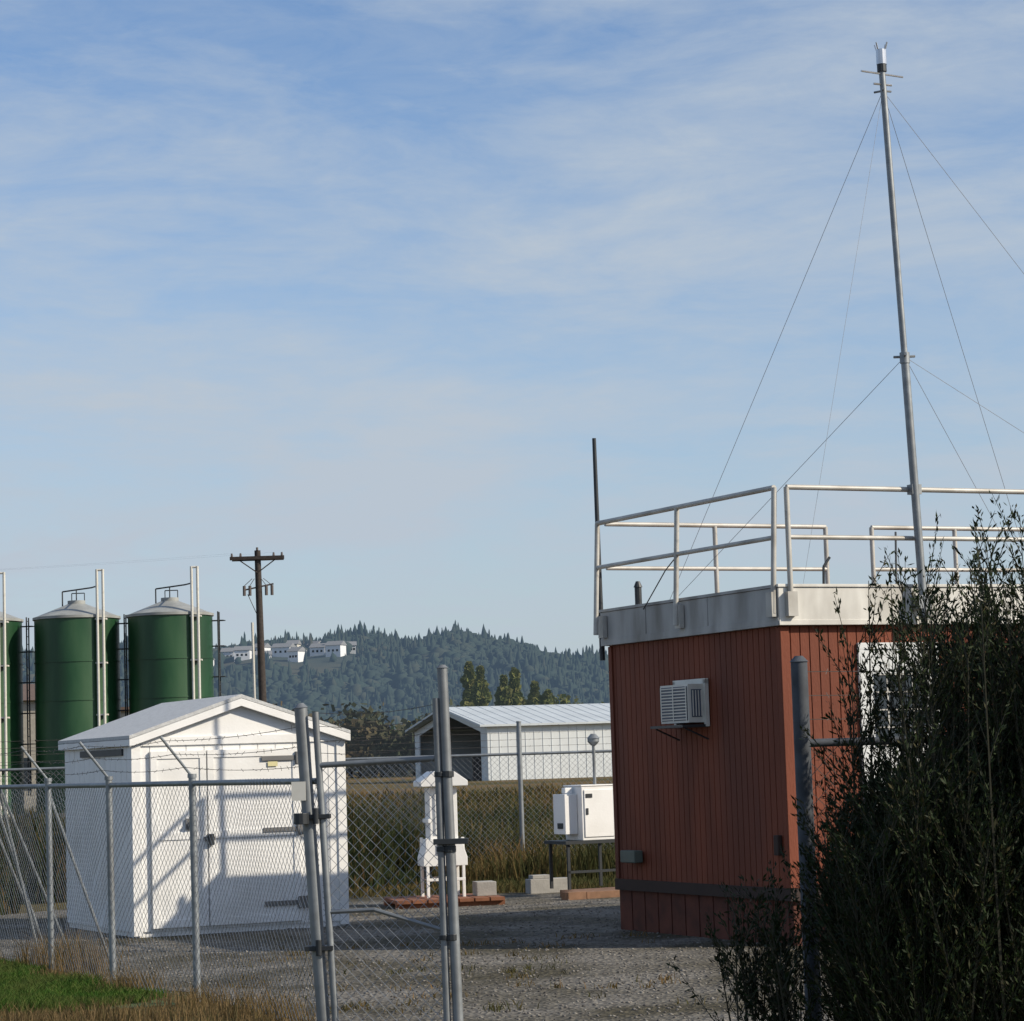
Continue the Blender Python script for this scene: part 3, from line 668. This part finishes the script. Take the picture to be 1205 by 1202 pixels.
q=B(); q.box((.38,-.2,.101),(.62,.1,.27)); child(q,'concrete_block',[M_conc],e,bevel=.005)
e=empty('instrument_cabinet',TR(.55,32.0,0,25.5))
q=B()
for x0 in (.02,.72):
    for y0 in (.02,.52): q.box((x0,y0,.10),(x0+.035,y0+.035,.69))
q.box((-.02,-.02,.66),(.80,.60,.70)); q.box((.02,.02,.3),(.75,.05,.33)); child(q,'stand',[M_dark],e)
q=B(); q.box((.24,.02,.701),(.72,.5,1.37)); q.box((.06,.14,.78),(.235,.47,1.28)); q.box((.23,.01,1.372),(.73,.52,1.39)); q.box((.27,.005,.74),(.69,.019,1.33)); q.box((.1,.2,1.29),(.2,.3,1.36))
child(q,'cabinet_boxes',[M_white],e,bevel=.006)
q=B(); q.box((.29,-.004,1.02),(.32,.004,1.1)); q.box((.29,-.002,1.23),(.38,.004,1.28)); q.box((.052,.2,.85),(.059,.35,.92)); child(q,'handles',[M_dark],e)
q=B(); q.cyl((.55,.25,1.39),(.55,.25,1.90),.02,n=10); q.cyl((.55,.25,1.88),(.55,.25,1.93),.03,.075,n=14); q.cyl((.55,.25,1.93),(.55,.25,1.97),.075,n=14); q.cyl((.55,.25,1.97),(.55,.25,2.03),.085,.03,n=14)
child(q,'inlet_head',[M_galv],e,smooth=True)
q=B(); q.box((-.25,-.5,.0),(.0,-.3,.10)); q.box((.03,-.45,.0),(1.1,.3,.09)); child(q,'blocks_and_pallet',[M_wood],e,bevel=.006)
e=B(); e.box((-.28,0,0),(.28,.2,.19)); e.box((-.24,.02,.191),(.0,.18,.24)); e.obj('concrete_blocks',[M_conc],M=TR(.35,33.3,0,20),bevel=.008)

# ------------------------------------------------------------ shrubs (broom)
def broom(name,stems,mats,leaf=.026,wid=.2):
    sb=B();pts=[];dirs=[]
    for (x,y,h,lx,ly,nt) in stems:
        p=np.array([x,y,0.]); 
        top=np.array([x+lx,y+ly,h]); m=np.array([x+lx*.35+random.uniform(-.08,.08),y+ly*.35,h*.5])
        N_=10; ts=np.linspace(0,1,N_)
        C=((1-ts)**2)[:,None]*p+(2*ts*(1-ts))[:,None]*m+(ts**2)[:,None]*top
        for i in range(N_-1): sb.cyl(C[i],C[i+1],.009*(1-ts[i])+.002,.009*(1-ts[i+1])+.002,n=4,cap=False)
        for j in range(nt):
            t=random.uniform(.12,1.0); b0=((1-t)**2)*p+2*t*(1-t)*m+t*t*top
            a=random.uniform(0,6.28); out_=np.array([math.cos(a),math.sin(a),0])
            ln=random.uniform(.15,.5)*(1.25-.6*t)
            dv=out_*random.uniform(.2,.95)+np.array([0,0,1.]); dv/=np.linalg.norm(dv)
            b1=b0+dv*ln+np.array([0,0,ln*.15])
            sb.cyl(b0,b1,.003,.0012,n=3,cap=False)
            k=int(ln/.0088); u=rng.uniform(.05,1,k)[:,None]
            pts.append(b0+(b1-b0)*u+rng.normal(0,.008,(k,3))); dirs.append(np.repeat(dv[None],k,0))
    P=np.concatenate(pts);D=np.concatenate(dirs);n=len(P)
    d=D+rng.normal(0,.42,(n,3)); d/=np.linalg.norm(d,axis=1)[:,None]
    sd=np.cross(d,rng.normal(0,1,(n,3))); sd/=np.linalg.norm(sd,axis=1)[:,None]
    l=leaf*rng.uniform(.6,1.6,n)[:,None]; wv=sd*l*wid
    V=np.stack([P,P+d*l*.5+wv,P+d*l,P+d*l*.5-wv],1).reshape(-1,3)
    o=npmesh(name,V,np.arange(n*4).reshape(-1,4),mats[:1])
    s=sb.obj('stems',[mats[1]]); s.parent=o
    return o
M_leaf=islandmat('broom_leaves',[(.007,.014,.006),(.014,.027,.009),(.026,.042,.012),(.009,.018,.008),(.050,.044,.018)],.65,.15,.2)
M_stem=mat('broom_stems',(.032,.03,.016),.8,var=.3)
st=[]
for i in range(380):
    x=random.uniform(1.55,3.1); y=random.uniform(11.2,12.5)
    lx=random.uniform(-.22,.25); h=random.uniform(1.1,1.75)
    X=x+lx; nt=36
    if X<1.62: h=random.uniform(.8,1.4)
    elif X<2.05:
        if random.random()<.18: h=random.uniform(2.0,2.5); nt=20
        else: h=random.uniform(1.05,1.6)
    else:
        if random.random()<.6: h=random.uniform(1.85,2.35)
        if random.random()<.15: h=random.uniform(2.3,2.6); nt=26
    st.append((x,y,h,lx,random.uniform(-.3,.2),nt))
for (x,h,lx) in [(1.62,2.5,.05),(1.66,2.3,.12),(1.58,2.2,.0),(1.72,2.35,.1),(1.8,2.3,.12),(1.95,2.35,-.1),(2.35,2.6,.05),(2.4,2.62,.1),(2.3,2.45,.05),(1.6,1.9,-.05),(1.7,2.0,-.1)]:
    st.append((x,12.0,h,lx,0,26))
broom('broom_shrub',st,[M_leaf,M_stem],.028,.14)
st=[]
for i in range(18):
    x=random.uniform(1.0,1.35); st.append((x,random.uniform(11.9,12.6),random.uniform(.72,1.05),random.uniform(-.15,.1),random.uniform(-.15,.15),10))
broom('broom_shrub',st,[M_leaf,M_stem],.026,.16)
st=[]
for i in range(95):
    x=random.uniform(1.55,2.7); st.append((x,random.uniform(11.4,12.3),random.uniform(.8,1.35),random.uniform(-.12,.12),random.uniform(-.15,.15),34))
broom('broom_shrub',st,[M_leaf,M_stem],.030,.17)

# ------------------------------------------------------------ light, sky
sd=Vector((.95*math.cos(R(31)),-.31*math.cos(R(31)),math.sin(R(31)))).normalized()
ld=bpy.data.lights.new('sun','SUN'); ld.energy=5.0; ld.angle=R(.5); ld.color=(1,.89,.72)
lo=bpy.data.objects.new('sun',ld); COL.objects.link(lo); lo.rotation_euler=sd.to_track_quat('Z','Y').to_euler(); lo.location=(20,-10,30)
w=bpy.data.worlds.new('World'); scene.world=w; w.use_nodes=True
nt=w.node_tree;N=nt.nodes;L=nt.links; bg=N['Background']; bg.inputs[1].default_value=.12
sky=N.new('ShaderNodeTexSky'); sky.sky_type='NISHITA'; sky.sun_disc=False; sky.sun_elevation=R(31); sky.sun_rotation=math.atan2(.95,-.31)
sky.air_density=1.; sky.dust_density=1.; sky.ozone_density=3.
tc=N.new('ShaderNodeTexCoord')
def noise(scale3,rot,sc,det,rough,dist):
    mp=N.new('ShaderNodeMapping'); mp.inputs['Scale'].default_value=scale3; mp.inputs['Rotation'].default_value=(0,R(rot),0)
    L.new(tc.outputs['Generated'],mp.inputs[0])
    n1=N.new('ShaderNodeTexNoise'); n1.inputs['Scale'].default_value=sc; n1.inputs['Detail'].default_value=det; n1.inputs['Roughness'].default_value=rough; n1.inputs['Distortion'].default_value=dist
    L.new(mp.outputs[0],n1.inputs['Vector']); return n1
n1=noise((2.2,2.2,9.),-14,2.6,12,.6,.35)
n2=noise((9.,9.,30.),-9,2.2,10,.65,.5)
mr=N.new('ShaderNodeMapRange'); mr.inputs[1].default_value=.40; mr.inputs[2].default_value=.64; mr.inputs[3].default_value=.0; mr.inputs[4].default_value=.62; L.new(n1.outputs['Fac'],mr.inputs[0])
mr2=N.new('ShaderNodeMapRange'); mr2.inputs[1].default_value=.35; mr2.inputs[2].default_value=.70; mr2.inputs[3].default_value=-.08; mr2.inputs[4].default_value=.20; L.new(n2.outputs['Fac'],mr2.inputs[0])
sx=N.new('ShaderNodeSeparateXYZ'); L.new(tc.outputs['Generated'],sx.inputs[0])
mz=N.new('ShaderNodeMapRange'); mz.inputs[1].default_value=0.; mz.inputs[2].default_value=.30; mz.inputs[3].default_value=.60; mz.inputs[4].default_value=.03; L.new(sx.outputs[2],mz.inputs[0])
a1=N.new('ShaderNodeMath'); L.new(mr.outputs[0],a1.inputs[0]); L.new(mr2.outputs[0],a1.inputs[1])
ad=N.new('ShaderNodeMath'); ad.use_clamp=True; L.new(a1.outputs[0],ad.inputs[0]); L.new(mz.outputs[0],ad.inputs[1])
mx=N.new('ShaderNodeMixRGB'); mx.inputs[2].default_value=(4.05,4.65,5.35,1)
L.new(ad.outputs[0],mx.inputs[0])
mb=N.new('ShaderNodeMixRGB'); mb.blend_type='MULTIPLY'; mb.inputs[0].default_value=1; mb.inputs[2].default_value=(1.1,1.14,1.22,1)
L.new(sky.outputs[0],mb.inputs[1]); L.new(mb.outputs[0],mx.inputs[1]); L.new(mx.outputs[0],bg.inputs[0])

# ------------------------------------------------------------ camera
cd=bpy.data.cameras.new('camera'); cd.sensor_width=36; cd.lens=3000/1205*36; cd.clip_end=12000; cd.clip_start=.1
co=bpy.data.objects.new('camera',cd); COL.objects.link(co)
co.matrix_world=Matrix.Translation((0,0,1.7))@Matrix.Rotation(R(90+5.64),4,'X')@Matrix.Rotation(R(-1.8),4,'Z')
scene.camera=co
scene.view_settings.view_transform='Standard'; scene.view_settings.look='None'; scene.view_settings.exposure=0
